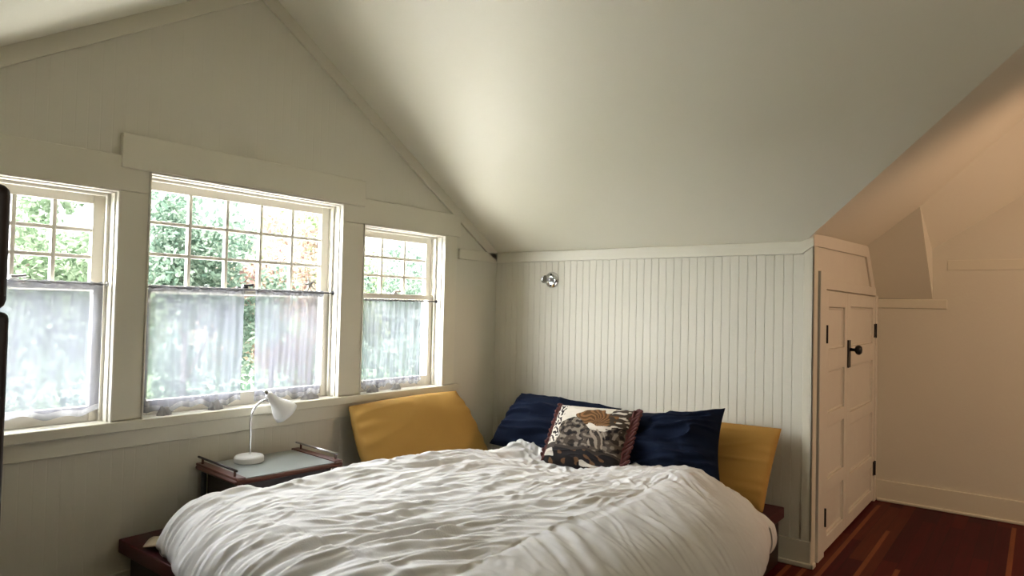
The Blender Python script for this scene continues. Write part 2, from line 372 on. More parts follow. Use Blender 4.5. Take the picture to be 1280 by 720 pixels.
# windows -----------------------------------------------------------
def window(i, y0, y1, zt, cols):
    root = empty('window_%d' % (i+1), (0, y0, ZS)); struct(root)
    def part(m, name, mt, par=root, **k):
        o = m.build(name, mt, None, **k); o.parent = par
        o.matrix_parent_inverse = Matrix.Translation(-Vector((0, y0, ZS))) if par is root else Matrix.Identity(4); return o
    zb = ZS+.018; xo, xi = -.12, -.085
    zm = 1.503
    # lining of the opening, with a raised bead round the casing edge
    j = MB().box(-.19, .0, y0-.001, y0+.014, zb, zt).box(-.19, .0, y1-.014, y1+.001, zb, zt).box(-.19, .0, y0+.014, y1-.014, zt-.014, zt+.001).box(-.19, -.02, y0+.014, y1-.014, ZS-.01, zb)
    part(j, 'window_frame', M['sash'], bevel=.002)
    st = MB()
    for a, b in ((y0, y0+.008), (y1-.008, y1)): st.box(0, .03, a, b, zb, zt)
    st.box(0, .03, y0, y1, zt-.008, zt)
    part(st, 'edge_bead', M['sash'], bevel=.002)
    s2 = MB()
    for a, b in ((y0+.014, y0+.028), (y1-.028, y1-.014)): s2.box(-.062, -.045, a, b, zb, zt-.014)
    s2.box(-.062, -.045, y0+.028, y1-.028, zt-.028, zt-.014)
    part(s2, 'stop_bead', M['sash'], bevel=.002)
    # upper sash (outer)
    ya, yb = y0+.014, y1-.014; fw = .05
    us = MB().box(xo-.018, xo+.018, ya, ya+fw, zm-.02, zt-.014).box(xo-.018, xo+.018, yb-fw, yb, zm-.02, zt-.014)
    us.box(xo-.018, xo+.018, ya+fw, yb-fw, zt-.014-fw, zt-.014).box(xo-.018, xo+.018, ya+fw, yb-fw, zm-.03, zm+.004)
    u = part(us, 'upper_sash', M['sash'], bevel=.003)
    gy0, gy1, gz0, gz1 = ya+fw, yb-fw, zm+.004, zt-.014-fw
    mt = MB()
    for k in range(1, cols): y = gy0+(gy1-gy0)*k/cols; mt.box(xo-.014, xo+.014, y-.009, y+.009, gz0, gz1)
    for k in range(1, 3): z = gz0+(gz1-gz0)*k/3; mt.box(xo-.013, xo+.013, gy0, gy1, z-.009, z+.009)
    def sub(m, name, mt_, par, **k):
        o = m.build(name, mt_, None, **k); o.parent = par; return o
    sub(mt, 'muntins', M['sash'], u, bevel=.003)
    sub(MB().box(xo-.002, xo+.001, gy0, gy1, gz0, gz1), 'pane', M['glass'], u)
    # lower sash (inner)
    ls = MB().box(xi-.016, xi+.018, ya, ya+fw, zb, zm+.01).box(xi-.016, xi+.018, yb-fw, yb, zb, zm+.01)
    ls.box(xi-.016, xi+.018, ya+fw, yb-fw, zb, zb+.07).box(xi-.016, xi+.018, ya+fw, yb-fw, zm-.025, zm+.01)
    l = part(ls, 'lower_sash', M['sash'], bevel=.003)
    sub(MB().box(xi-.001, xi+.002, ya+fw, yb-fw, zb+.07, zm-.025), 'pane', M['glass'], l)
    # sash lock on the meeting rail
    yc = (y0+y1)/2
    lk = MB().lathe([(.0, .012), (.014, .011), (.02, .004), (.022, 0)][::-1], 16, Matrix.Translation((xi, yc, zm+.01)))
    lk.tube([(xi, yc-.008, zm+.024), (xi+.008, yc+.02, zm+.026), (xi+.012, yc+.045, zm+.03)], [.007, .006, .008], 8)
    lk.box(xo-.004, xo+.012, yc-.03, yc+.03, zm+.004, zm+.018)
    part(lk, 'sash_lock', M['black'] if i == 1 else M['steel'], bevel=.002)
    return root
for i, (w, c) in enumerate(zip(WIN, (4, 5, 3))): window(i, w['y0'], w['y1'], w['zt'], c)

# curtain rods and sheer curtains ------------------------------------
def rod(y0, y1, z, label, m, r=.004):
    o = MB().tube([(-.04, y0, z), (-.04, y1, z)], r, 10)
    for y in (y0+.003, y1-.003): o.lathe([(.0, -.004), (.011, -.004), (.011, .004), (0, .004)], 12, Matrix.Translation((-.04, y, z)) @ Matrix.Rotation(PI/2, 4, 'X'))
    q = o.build('curtain_rod', m, smooth=False, bevel=.001, origin=(-.04, (y0+y1)/2, z)); tag(q, label, 'curtain rod'); return q
rod(-3.531, -2.814, 1.507, 'thin steel curtain rod across the left window, touching both sides of its frame', M['steel'])
rod(-2.656, -1.534, 1.503, 'thin dark wire rod across the wide middle window carrying two sheer panels', M['wire'], .0045)
rod(-1.346, -.629, 1.468, 'thin dark rod across the narrow right window with a rippled curtain heading', M['wire'])

def curtain(y0, y1, zt, zb, label, seed, ny=90, nz=60, folds=5, taper=0.0, amp=.007, bunch=()):
    root = empty('sheer_curtain', (-.04, (y0+y1)/2, zt)); tag(root, label, 'curtain', 'sheer half curtains on the three windows')
    O = Vector(root.location); v = []; f = []
    def P(a, b):
        w = taper*(b**1.5); y = y0+(y1-y0)*a; y = y+(.5-a)*w*(y1-y0)
        ph = folds*2*PI*a+seed+1.1*math.sin(3.3*a+seed)
        x = -.034+amp*math.sin(ph)*(1-.35*b)+amp*.5*math.sin(2.7*ph+2*b+seed)
        x += .010*noise.noise(Vector((a*5+seed, b*3, seed)))
        z = zt+(zb-zt)*b
        z += (.010*math.sin(ph*.5+1)+.008*math.sin(ph*1.3))*b**3 + (.004*math.sin(ph*2) if b < .02 else 0)
        return Vector((x, y, z))-O
    for i in range(ny+1):
        for k in range(nz+1): v.append(P(i/ny, k/nz*.955))
    for i in range(ny):
        for k in range(nz): q = i*(nz+1)+k; f.append((q, q+nz+1, q+nz+2, q+1))
    MB().add(v, f).build('panel', M['sheer'], root, smooth=True)
    # casing sleeve round the rod and the doubled hem, denser
    v = []; f = []
    for i in range(ny+1):
        for k in range(5): p = P(i/ny, .955+.045*k/4); p.x += .001; v.append(p)
    for i in range(ny):
        for k in range(4): q = i*5+k; f.append((q, q+5, q+6, q+1))
    h = MB().add(v, f).build('hem', M['hem'], root, smooth=True)
    v = []; f = []
    for i in range(ny+1):
        a = i/ny
        for k in range(9):
            w = 2*PI*k/8; p = P(a, 0); rr = .0065+.0022*math.sin(folds*6*PI*a+seed)
            v.append(Vector((-.04+rr*math.cos(w), P(a, 0).y+O.y, zt+.002+rr*1.2*math.sin(w)))-O)
    for i in range(ny):
        for k in range(8): q = i*9+k; f.append((q, q+9, q+10, q+1))
    MB().add(v, f).build('rod_sleeve', M['hem'], root, smooth=True)
    # gathers of hem cloth resting on the sill
    for bi, (ya, w, hh) in enumerate(bunch):
        m = MB(); v = []; f = []; n1, n2 = 26, 14
        for i in range(n1+1):
            for k in range(n2+1):
                a = i/n1; b = k/n2; th = PI*b
                e = math.sin(PI*a)**.6
                r = 1+.18*math.sin(a*17+seed+bi*2)+.12*math.sin(b*9+a*5)
                v.append(Vector((-.012+.022*math.cos(th)*e*r, ya+(a-.5)*w, ZS+.0185+hh*math.sin(th)*e*r))-O)
        for i in range(n1):
            for k in range(n2): q = i*(n2+1)+k; f.append((q, q+n2+1, q+n2+2, q+1))
        m.add(v, f).build('gathered_hem', M['gather'], root, smooth=True)
    return root
curtain(-3.52, -2.835, 1.505, .915, 'single sheer white curtain hanging in the left window, lower sash', 1.3, folds=4, amp=.005)
curtain(-2.645, -2.125, 1.501, .893, 'left panel of the two sheer white curtains in the wide middle window', 2.1, folds=4, taper=.03, bunch=((-2.545, .075, .038), (-2.28, .085, .042)))
curtain(-2.06, -1.60, 1.501, .893, 'right panel of the two sheer white curtains in the wide middle window', 4.0, folds=4, taper=.04, bunch=((-1.70, .13, .032),))
curtain(-1.34, -.755, 1.466, .905, 'single sheer white curtain in the narrow right window, lower sash', 5.2, folds=7, taper=.05, amp=.009, bunch=((-1.22, .10, .035), (-1.02, .09, .032)))
# little white star ornament on the meeting rail of the middle window
m = MB()
for k in range(5):
    a = PI/2+k*2*PI/5+.3; c = Vector((-.062, -1.69, 1.55)); d = Vector((0, math.cos(a), math.sin(a)))
    m.tube([c, c+d*.022, c+d*.050], [.008, .006, .0025], 8)
o = m.build('star_ornament', M['alu'], smooth=True, origin=(-.062, -1.69, 1.513)); tag(o, 'tiny white starfish ornament standing at the right end of the middle window meeting rail', 'ornament')

# closet doors --------------------------------------------------------
def door(idx, y0, y1, panels, hinge_side, knob=False):
    root = empty('door_%d' % idx, (X1, y0, 0)); struct(root); off = Vector((X1, y0, 0))
    def part(m, name, mt, par=root, **k):
        m.v = [tuple(Vector(p)-off) for p in m.v]; return m.build(name, mt, par, **k)
    st = .085 if y1-y0 > .7 else .07
    m = MB(); zb, zt = .02, 1.588; xf = X1+.018
    m.box(X1-.01, xf, y0, y0+st, zb, zt); m.box(X1-.01, xf, y1-st, y1, zb, zt)
    zs = [zb]+[z for p in panels for z in p]+[zt]
    for k in range(0, len(zs), 2): m.box(X1-.01, xf, y0+st, y1-st, zs[k], zs[k+1])
    part(m, 'door_frame', M['door'], bevel=.003)
    for a, b in panels:
        q = MB(); q.box(X1-.012, X1-.004, y0+st, y1-st, a, b)
        ya, yb = y0+st, y1-st
        for (u0, u1, w0, w1) in ((ya, ya+.014, a, b), (yb-.014, yb, a, b), (ya, yb, a, a+.014), (ya, yb, b-.014, b)): q.box(X1-.006, X1+.006, u0, u1, w0, w1)
        part(q, 'door_panel', M['door'], bevel=.004)
    hy = y0 if hinge_side < 0 else y1
    for z in ((1.325, .23) if hinge_side < 0 else (1.325, .26)):
        w = .008 if hinge_side < 0 else .055
        c = hy+(.004 if hinge_side < 0 else -.018)
        h = MB().box(xf-.002, xf+.006, c-w/2, c+w/2, z-.052, z+.052).tube([(xf+.008, hy, z-.055), (xf+.008, hy, z+.055)], .006, 10)
        part(h, 'hinge', M['black'], bevel=.001)
    if knob:
        yk = y0+.03; zk = 1.21
        part(MB().box(xf-.001, xf+.008, yk-.035, yk+.035, 1.09, 1.275), 'latch_plate', M['black'], bevel=.002)
        R = Matrix.Translation((xf+.006, yk+.02, zk)) @ Matrix.Rotation(PI/2, 4, 'Y')
        part(MB().lathe([(.012, 0), (.010, .02), (.012, .03), (.026, .036), (.033, .048), (.032, .06), (.022, .071), (0, .075)], 24, R), 'knob', M['black'], smooth=True)
    return root
door(1, .247, .828, [(.10, .36), (.44, .76), (.84, 1.10), (1.23, 1.49)], -1)
door(2, .834, 1.79, [(.10, .28), (.36, .70), (.78, 1.10), (1.23, 1.50)], 1, True)

# wall light on the bed wall ------------------------------------------
wl = empty('wall_light', (.535, 0, 1.65)); tag(wl, 'small round chrome wall light with a bare clear bulb, high on the white boarded wall', 'wall light')
Rw = Matrix.Rotation(PI/2, 4, 'X')
MB().lathe([(.060, 0), (.060, .006), (.055, .013), (.035, .019), (.022, .021), (0, .021)], 40, Rw).build('wall_plate', M['chrome'], wl, smooth=True)
MB().lathe([(.020, .018), (.020, .05), (.017, .055), (0, .055)], 24, Rw).build('bulb_socket', M['steel'], wl, smooth=True, bevel=.001)
for dx, dz in ((.0, .04), (.0, -.04)):
    MB().lathe([(.007, .014), (.007, .021), (.003, .026), (0, .026)], 14, Matrix.Translation((dx, 0, dz)) @ Rw).build('screw_nut', M['black'], wl, smooth=True)
gm = mat('bulb_glass', (1, 1, 1), .02); gb = gm.node_tree.nodes['Principled BSDF']; gb.inputs['Transmission Weight'].default_value = 1; gb.inputs['IOR'].default_value = 1.2
MB().lathe([(.013, .054), (.016, .062), (.024, .075), (.029, .09), (.028, .105), (.018, .118), (0, .122)], 24, Rw).build('bulb', gm, wl, smooth=True)

# bed -------------------------------------------------------------------
bed = empty('platform_bed', (1.12, -1.36, 0)); tag(bed, 'low dark red wooden platform bed base in the corner under the white duvet', 'bed')
def bpart(m, name, mt, **k):
    m.v = [(a-1.12, b+1.36, c) for a, b, c in m.v]; return m.build(name, mt, bed, **k)
bpart(MB().box(.012, 2.225, -2.745, -.04, .262, .325), 'platform_top', M['platform'], bevel=.006)
bpart(MB().box(.04, 2.20, -2.70, -.06, 0, .262), 'platform_base', M['darkwood'], bevel=.004)
mt = MB().box(.62, 2.02, -2.56, -.36, .328, .43).build('mattress', M['matt'], bevel=.05, seg=4, origin=(1.38, -1.45, .313)); tag(mt, 'cream mattress on the dark red platform, covered by the white duvet', 'mattress')

def wrinkle(x, y, edge=0.):
    """soft long folds of a down comforter (sum of drifting wave trains), plus quilting seams"""
    wx = x+.05*noise.noise(Vector((x*1.9, y*1.9, 3.1))); wy = y+.06*noise.noise(Vector((x*1.8, y*1.8, 9.2)))
    def fld(ang, wl_, ar, s, bias=.1, sharp=1.5):
        c, sn = math.cos(ang), math.sin(ang)
        u = wx*c+wy*sn; v = -wx*sn+wy*c
        ph = u/wl_+1.15*noise.noise(Vector((u/(wl_*2.6), v/(wl_*ar), s)))
        am = bias+.9*noise.noise(Vector((u/(wl_*1.9)+7, v/(wl_*ar*.85), s+30)))
        return 0 if am <= 0 else min(1, am)*((.5+.5*math.sin(2*PI*ph))**sharp-.4)
    sl = min(1, max(0, (x-1.80-.12*noise.noise(Vector((0, y*5, 77))))/.22)); hd = min(1, max(0, (y+1.45)/.45))
    fg = min(1, max(0, (-1.35-y)/.6))*min(1, max(0, (x-.75)/.5))            # middle and foot: folds swing across the bed
    f1a = fld(-.12, .16, 3.6, 1.0, .35)*.022+fld(.10, .10, 4.2, 5., .25)*.015+fld(-.38, .070, 4.6, 8., .3)*.012+fld(-.05, .040, 5., 11., .3)*.008+fld(-.25, .026, 5., 12., .2)*.0045
    f1b = fld(-.62, .17, 4.2, 2.0, .35)*.026+fld(-.42, .10, 5.0, 6., .35)*.018+fld(-.75, .064, 5.2, 9., .3)*.012+fld(-.55, .038, 5.5, 14., .3)*.008+fld(-.9, .026, 5., 16., .2)*.004
    f1 = (f1a*(1-fg)+f1b*fg)*1.15
    f2 = fld(1.02, .14, 4.2, 15., .35)*.009+fld(1.20, .080, 5.0, 17., .25)*.009+fld(.9, .046, 5.2, 19., .2)*.006+fld(1.3, .028, 5.2, 20., .2)*.004
    f3 = fld(2.3, .11, 2.6, 21., .2)*.017+fld(.95, .070, 3.0, 23., .2)*.011+fld(-.5, .055, 3.0, 24, .2)*.011+fld(2.7, .036, 3.2, 26., .25)*.0075
    h = f1*(1-sl)*(1-.45*hd)+f2*sl+f3*hd*(1-.6*sl)
    h *= 1.25
    h += .020*noise.noise(Vector((x*2.3, y*2.1, 50)))+.0012*noise.noise(Vector((x*30, y*22, 60)))
    for c in (-.95, -1.45, -1.95, -2.40): h -= .008*math.exp(-((wy-c)/.020)**2)*(.6+.5*noise.noise(Vector((x*3, c, 1))))
    for c in (.62, 1.05, 1.50, 1.95): h -= .007*math.exp(-((wx-c)/.020)**2)*(.6+.5*noise.noise(Vector((y*3, c, 2))))
    return h
def duvet():
    NX, NY = 460, 460
    # profile across the bed (offset from the left hem)
    def cross(y):
        f = min(1, max(0, (-2.25-y)/.38)); f = f*f*(3-2*f)
        xl = .55-.18*f+.06*min(1, max(0, (y+1.7)/1.0)); cr_ = min(1, max(0, (y+1.15)/.55)); cr_ = -.005+.09*cr_*cr_; hb = min(1, max(0, (y+1.5)/.6))*.045
        pts = [(xl+.075, .350), (xl+.02, .365), (xl, .41), (xl+.006, .49), (xl+.03, .555), (xl+.10, .597), (xl+.30, .603-hb), (1.30, .600-hb), (1.72, .602-hb*.7), (1.96-cr_*.6, .592), (2.16-cr_, .540), (2.29-cr_, .465), (2.375-cr_, .37), (2.40-cr_, .28), (2.385-cr_, .215), (2.35-cr_, .19)]
        c = catmull([(a, 0, b) for a, b in pts], 6); d = [0]
        for i in range(1, len(c)): d.append(d[-1]+(c[i]-c[i-1]).length)
        return c, d
    yp = catmull([(0, -.555, 0), (0, -.50, .35), (0, -.52, .75), (0, -.60, .97), (0, -.72, 1), (0, -1.2, 1), (0, -1.7, 1), (0, -2.2, 1), (0, -2.45, .97), (0, -2.60, .86), (0, -2.70, .62), (0, -2.755, .3), (0, -2.75, .08), (0, -2.70, 0)], 8)
    dy = [0]
    for i in range(1, len(yp)): dy.append(dy[-1]+(yp[i]-yp[i-1]).length*1.0)
    def samp(L, d, t):
        s = d[-1]*t; lo, hi = 0, len(d)-1
        while hi-lo > 1:
            m_ = (lo+hi)//2
            if d[m_] <= s: lo = m_
            else: hi = m_
        return L[lo].lerp(L[lo+1], min(1, max(0, (s-d[lo])/max(1e-9, d[lo+1]-d[lo]))))
    P = np.zeros((NX+1, NY+1, 3))
    for j in range(NY+1):
        q = samp(yp, dy, j/NY); y = q.y; k = q.z
        c, d = cross(max(-2.66, min(-.56, y)))
        for i in range(NX+1):
            p = samp(c, d, i/NX); z = p.z
            zlow = .345
            if z > zlow: z = zlow+(z-zlow)*k
            x = p.x
            # rumpled high spots by the pillows
            if k > .9:
                z += -.035*math.exp(-((x-.80)/.2)**2-((y+.75)/.25)**2) - .080*math.exp(-((x-1.12)/.36)**2-((y+.70)/.30)**2) + .045*math.exp(-((x-.68)/.2)**2-((y+2.0)/.32)**2) + .035*math.exp(-((x-1.92)/.20)**2-((y+.78)/.2)**2)
            # hem line waviness
            y2 = y
            y2 += (.04-.13*min(1, max(0, (x-.30)/.6)))*min(1, max(0, (-2.3-y)/.4))
            if j > NY*.86: y2 += (.02*math.sin(x*6.1)+.012*math.sin(x*14))*(j/NY-.86)/.14
            P[i, j] = (x, y2, z)
    # normals
    du = np.gradient(P, axis=0); dv = np.gradient(P, axis=1); N = np.cross(dv, du); N /= np.linalg.norm(N, axis=2, keepdims=True)+1e-12
    if N[NX//2, NY//2, 2] < 0: N = -N
    for i in range(NX+1):
        for j in range(NY+1):
            x, y, z = P[i, j]
            e = min(i/NX, 1-i/NX)*18; e = min(1, e); e2 = min(1, min(j/NY, 1-j/NY)*22)
            w = wrinkle(x+(.3*(z-.5) if x > 1.9 else 0), y+(.35*(.5-z) if y < -2.6 else 0))*e*e2
            P[i, j] += N[i, j]*w
    P[:, :, 2] = np.maximum(P[:, :, 2], np.where(P[:, :, 0] < 2.24, .331, .17))
    v = [tuple(p) for p in P.reshape(-1, 3)]; f = []
    for i in range(NX):
        for j in range(NY): q = i*(NY+1)+j; f.append((q, q+1, q+NY+2, q+NY+1))
    o = MB().add(v, f).build('duvet', M['duvet'], smooth=True, origin=(1.35, -1.65, .32))
    tag(o, 'large rumpled white duvet spread over the platform bed', 'duvet')
duvet()
# corner of the cream sheet showing on the platform
sh = MB(); v = []; f = []
A, B_, Cc, D = Vector((.13, -2.64, .333)), Vector((.34, -2.54, .362)), Vector((.24, -2.735, .336)), Vector((.46, -2.66, .372))
for i in range(13):
    for k in range(9):
        a, b = i/12, k/8; p = A.lerp(B_, a).lerp(Cc.lerp(D, a), b); p.z += .012*math.sin(b*7+a*3)*a+.008*math.sin(PI*b)
        v.append(p)
for i in range(12):
    for k in range(8): q = i*9+k; f.append((q, q+9, q+10, q+1))
sh.add(v, f); o = sh.build('bed_sheet', M['sheet'], smooth=True, solid=.004, origin=(.25, -2.62, .32)); tag(o, 'small cream sheet corner poking out from under the duvet onto the dark red platform', 'bed sheet')

# cushions ----------------------------------------------------------------
def pillow(name, TL, TR, BL, BR, thick, mt, parent=None, n_=72, pinch=.05, flat=.5, seed=0, wr=.006, wrs=9, backk=1.0, colour=None, edgewr=.0, ear=0., rnd=.1):
    TL, TR, BL, BR = map(Vector, (TL, TR, BL, BR)); ctr = (TL+TR+BL+BR)/4
    nr = ((TR-TL)+(BR-BL)).cross((TL-BL)+(TR-BR)).normalized()     # out of the front face
    O = Vector((ctr.x, ctr.y, min(BL.z, BR.z)))
    def prof(t): return max(0, 1-abs(2*t-1)**2.6)**flat
    V_ = []; F = []; cols = []
    def pos(a, b, side):
        s, t = 2*a-1, 2*b-1
        s, t = s*math.sqrt(1-rnd*t*t), t*math.sqrt(1-rnd*s*s)     # soft corners
        # edges pulled in between the corners
        a2 = .5+s/2*(1-pinch*(1-t*t)**1.2+ear*abs(t)**6*abs(s)); b2 = .5+t/2*(1-pinch*(1-s*s)**1.2+ear*abs(s)**6*abs(t))
        p = BL.lerp(BR, a2).lerp(TL.lerp(TR, a2), b2)
        h = prof(a)*prof(b)
        w = noise.noise(Vector((a*wrs*.6+seed, b*wrs+seed*2, side)))*wr*2*h
        w += (1-min(1, abs(noise.noise(Vector((a*wrs*.35+seed+5+b*2.2, b*wrs*1.25-a*1.5, seed))))*3))**2*wr*1.3*min(1, h*2)
        ed = (1-prof(a))**2*math.sin(b*38+3*noise.noise(Vector((b*4, seed, 1))))*edgewr+(1-prof(b))**2*math.sin(a*46+seed)*edgewr*.5
        d = (thick*(.5 if side > 0 else .5*backk)*h+(w+ed*h**.3 if side > 0 else 0))*side
        return p+nr*d-O
    for side in (1, -1):
        k = len(V_)
        for i in range(n_+1):
            for j in range(n_+1): V_.append(pos(i/n_, j/n_, side)); cols.append(colour(i/n_, j/n_, side) if colour else None)
        for i in range(n_):
            for j in range(n_):
                q = k+i*(n_+1)+j; F.append((q, q+n_+1, q+n_+2, q+1) if side > 0 else (q, q+1, q+n_+2, q+n_+1))
    o = MB().add(V_, F).build(name, mt, parent, smooth=True)
    if colour:
        ca = o.data.color_attributes.new('print', 'FLOAT_COLOR', 'POINT')
        ca.data.foreach_set('color', np.array([(*c, 1) for c in cols], dtype=np.float32).ravel())
    o.location = O
    w_ = o.modifiers.new('weld', 'WELD'); w_.merge_threshold = .0008
    return o, pos, nr, O

G_ = 'mustard bolster cushions'
o, *_ = pillow('bolster_cushion', (.075, -1.495, .822), (.075, -.515, .838), (.33, -1.50, .35), (.36, -.43, .35), .22, M['mustard'], pinch=-.012, flat=.5, rnd=.04, seed=1.3, wr=.004, wrs=3, edgewr=.014)
tag(o, 'mustard yellow cushion leaning on the window wall beneath the right window', 'cushion', G_)
o, *_ = pillow('bolster_cushion', (1.26, -.085, .775), (2.225, -.085, .785), (1.24, -.31, .33), (2.195, -.31, .34), .17, M['mustard'], pinch=.03, flat=.5, rnd=.035, seed=4.3, wr=.004, wrs=3, edgewr=.008)
tag(o, 'mustard yellow cushion leaning on the white boarded wall behind the right navy pillow', 'cushion', G_)
G_ = 'navy bed pillows'
o, *_ = pillow('bed_pillow', (.375, -.155, .825), (1.27, -.20, .81), (.30, -.44, .47), (1.20, -.47, .43), .28, M['navy'], pinch=.085, flat=.62, rnd=.09, seed=7.1, wr=.022, wrs=5.5, edgewr=.008)
tag(o, 'navy blue pillow in the room corner, left of the patterned cushion', 'pillow', G_)
o, *_ = pillow('bed_pillow', (1.33, -.285, .795), (1.955, -.26, .892), (1.33, -.52, .46), (2.02, -.48, .485), .21, M['navy'], pinch=.10, flat=.62, seed=3.4, wr=.024, wrs=6.5, edgewr=.010, ear=.02, rnd=.06)
tag(o, 'navy blue pillow in front of the mustard cushion, right of the patterned cushion', 'pillow', G_)

pm = mat('printed_fabric', (.5, .5, .5), .8, spec=.2, bump=(300, .001)); nt = pm.node_tree
vc = nt.nodes.new('ShaderNodeVertexColor'); vc.layer_name = 'print'; nt.links.new(vc.outputs['Color'], nt.nodes['Principled BSDF'].inputs['Base Color'])
def printcol(a, b, side):
    cream = np.array((.60, .55, .46)); blk = np.array((.008, .006, .006)); br = np.array((.13, .065, .026)); gr = np.array((.072, .054, .038)); lt = np.array((.30, .25, .19))
    if side < 0: return tuple(blk)
    nz = lambda x, y, s: noise.noise(Vector((x, y, s)))
    aw = a+.05*nz(a*6, b*6, 1); bw = b+.05*nz(a*6, b*6, 2)
    c = cream.copy()
    # small dark leaves down the left margin
    if aw < .16 and b > .32 and nz(a*30, b*22, 3) > .02: c = blk
    # brown flower head, top right
    e = ((aw-.60)/.27)**2+((bw-.78)/.145)**2
    if e < 1+.5*nz(a*14, b*14, 4):
        s = math.sin(30*math.atan2(bw-.70, aw-.66)*.5+9*nz(a*7, b*7, 5))
        c = br*(1.5 if s > .1 else .55)+np.array((.02, .01, 0))
    if aw > .80 and bw > .62 and nz(a*18-b*10, b*26, 6) > -.12: c = gr*.7
    # grey brown foliage across the middle
    top = .64-.08*math.cos(aw*9)
    if bw < top and bw > .24 and aw > .17:
        s = math.sin(34*(aw*.8-bw*.5)+10*nz(a*5, b*5, 7)); s2 = nz(a*16, b*16, 8)
        c = (gr*.35 if s > .25 else gr*1.0) if s2 < .14 else lt*.62
        if s2 < -.28: c = blk
    if .62 < aw < .80 and .32 < bw < .58 and abs(math.sin(46*(aw+.4*bw))) > .82: c = lt
    # black lower band with warm leaves
    if bw <= .24:
        c = blk
        if nz(a*11, b*15, 9) > .30: c = br*.9
        if (aw < .16 and b > .10) or (.55 < aw < .9 and .06 < bw < .10): c = cream*.8
    if abs(bw-.245) < .02 and aw > .2: c = gr*.5
    if bw < .30 and aw < .20 and bw > .2: c = gr*.6
    return tuple(c)
pt = empty('patterned_cushion', (1.20, -.56, .49)); tag(pt, 'square cushion with a brown, black and cream leafy print and dark red braided edges', 'cushion')
o, pos, nr, O = pillow('cushion_cover', (.925, -.43, .815), (1.465, -.43, .838), (.925, -.645, .475), (1.47, -.645, .455), .19, pm, rnd=.03, n_=220, pinch=.04, flat=.55, seed=2.2, wr=.004, colour=printcol)
o.parent = pt; o.location = O-Vector(pt.location)
# braided fringe down both edges
for side in (0, 1):
    m = MB(); K = 15
    for k in range(K):
        b0 = k/K; pts = []; ph = random.random()*6
        for j in range(9):
            t = j/8; b = min(1, max(0, b0+t*.20-.04)); e = pos(.002 if side == 0 else .998, b, 1)
            ou = (-1 if side == 0 else 1)
            w = (.085 if side == 1 else .028)
            q = e+Vector((ou*(w*(t-.35)+.004*math.sin(8*t+ph)), -.012+.018*math.sin(PI*t)+(.004*math.cos(9*t+ph)), .004*math.sin(7*t+ph)))
            pts.append(q+O-Vector(pt.location))
        m.tube(pts, [.006]+[.0105]*7+[.006], 8)
    for j in range(1):
        path = [pos(.0 if side == 0 else 1, b/24, 1)+O-Vector(pt.location)+Vector((0, -.006, 0)) for b in range(25)]
        m.tube(path, .009, 8)
    m.build('fringe', M['fringe'], pt, smooth=True)

# nightstand ----------------------------------------------------------------
ns = empty('nightstand', (.265, -2.125, .3252), math.radians(-4)); tag(ns, 'small wooden bedside tray table with a pale grey top, standing against the window wall', 'nightstand')
hx, hy, zt = .22, .292, .29
MB().box(-hx, hx, -hy, hy, zt-.028, zt-.004).build('tray_frame', M['teak'], ns, bevel=.012, seg=3)
MB().box(-hx+.02, hx-.012, -hy+.055, hy-.045, zt-.006, zt).build('tray_top', M['laminate'], ns, bevel=.001)
for s in (-1, 1):
    MB().box(-hx+.004, hx-.004, s*hy-(.05 if s > 0 else -.004), s*hy+(.05 if s < 0 else -.004), zt-.006, zt+.006).build('end_strip', M['teak'], ns, bevel=.003)
    h = MB().tube([(-hx-.0, s*(hy-.018), zt+.034), (hx-.03, s*(hy-.018), zt+.034)], .0055, 10)
    hd = h.build('tray_handle', M['darkwood'] if s < 0 else M['steel'], ns, smooth=True)
    for x in (-hx+.05, hx-.05):
        MB().tube([(x, s*(hy-.018), zt), (x, s*(hy-.018), zt+.034)], .006, 8).build('handle_post', M['teak'], hd, smooth=False)
MB().box(-hx+.04, hx-.04, -hy+.05, hy-.05, .06, zt-.028).build('drawer_box', M['darkwood'], ns, bevel=.003)
for x in (-hx+.03, hx-.03):
    for y in (-hy+.035, hy-.035):
        MB().tube([(x, y, 0), (x, y, zt-.028)], .013, 14).build('leg', M['steel'] if x > 0 and y < 0 else M['wire'], ns, smooth=True)

# lamp ------------------------------------------------------------------------
lb = Vector((.17, -2.19, .6153)); lp = empty('desk_lamp', lb); tag(lp, 'white gooseneck desk lamp with bell shade on the bedside tray table', 'lamp')
MB().lathe([(.070, 0), (.073, .004), (.073, .026), (.066, .034), (.03, .038), (0, .039)], 40).build('lamp_base', M['lampwhite'], lp, smooth=True, bevel=.001)
neck = catmull([(0, .004, .036), (0, .003, .14), (0, .001, .21), (0, .018, .265), (0, .055, .300), (.004, .105, .315)], 8)
MB().tube(neck, .0062, 12).build('gooseneck', M['chrome'], lp, smooth=True)
ax = Vector((.12, .68, -.72)).normalized()
R = Matrix.Translation((.004, .112, .322)) @ ax.to_track_quat('Z', 'Y').to_matrix().to_4x4()
outer = [(.013, -.028), (.019, -.022), (.022, 0), (.026, .022), (.036, .05), (.052, .078), (.063, .104), (.067, .128)]
prof = [(0, -.028)]+outer+[(r-.003, z) for r, z in reversed(outer[1:])]+[(0, -.018)]
sh = MB().lathe(prof, 40, R).build('lamp_shade', M['lampwhite'], lp, smooth=True)
sw = MB().lathe([(.009, -.050), (.009, -.03), (.012, -.026), (0, -.026)], 16, R)
sw.tube([R @ Vector((0, 0, -.03)), R @ Vector((.022, 0, -.034))], .0035, 8)
sw.build('lamp_switch', M['chrome'], lp, smooth=True)
bg = MB().lathe([(0, .03), (.014, .035), (.014, .05), (.024, .07), (.027, .085), (.02, .1), (0, .108)], 20, R)
bg.build('light_bulb', M['lampwhite'], lp, smooth=True)

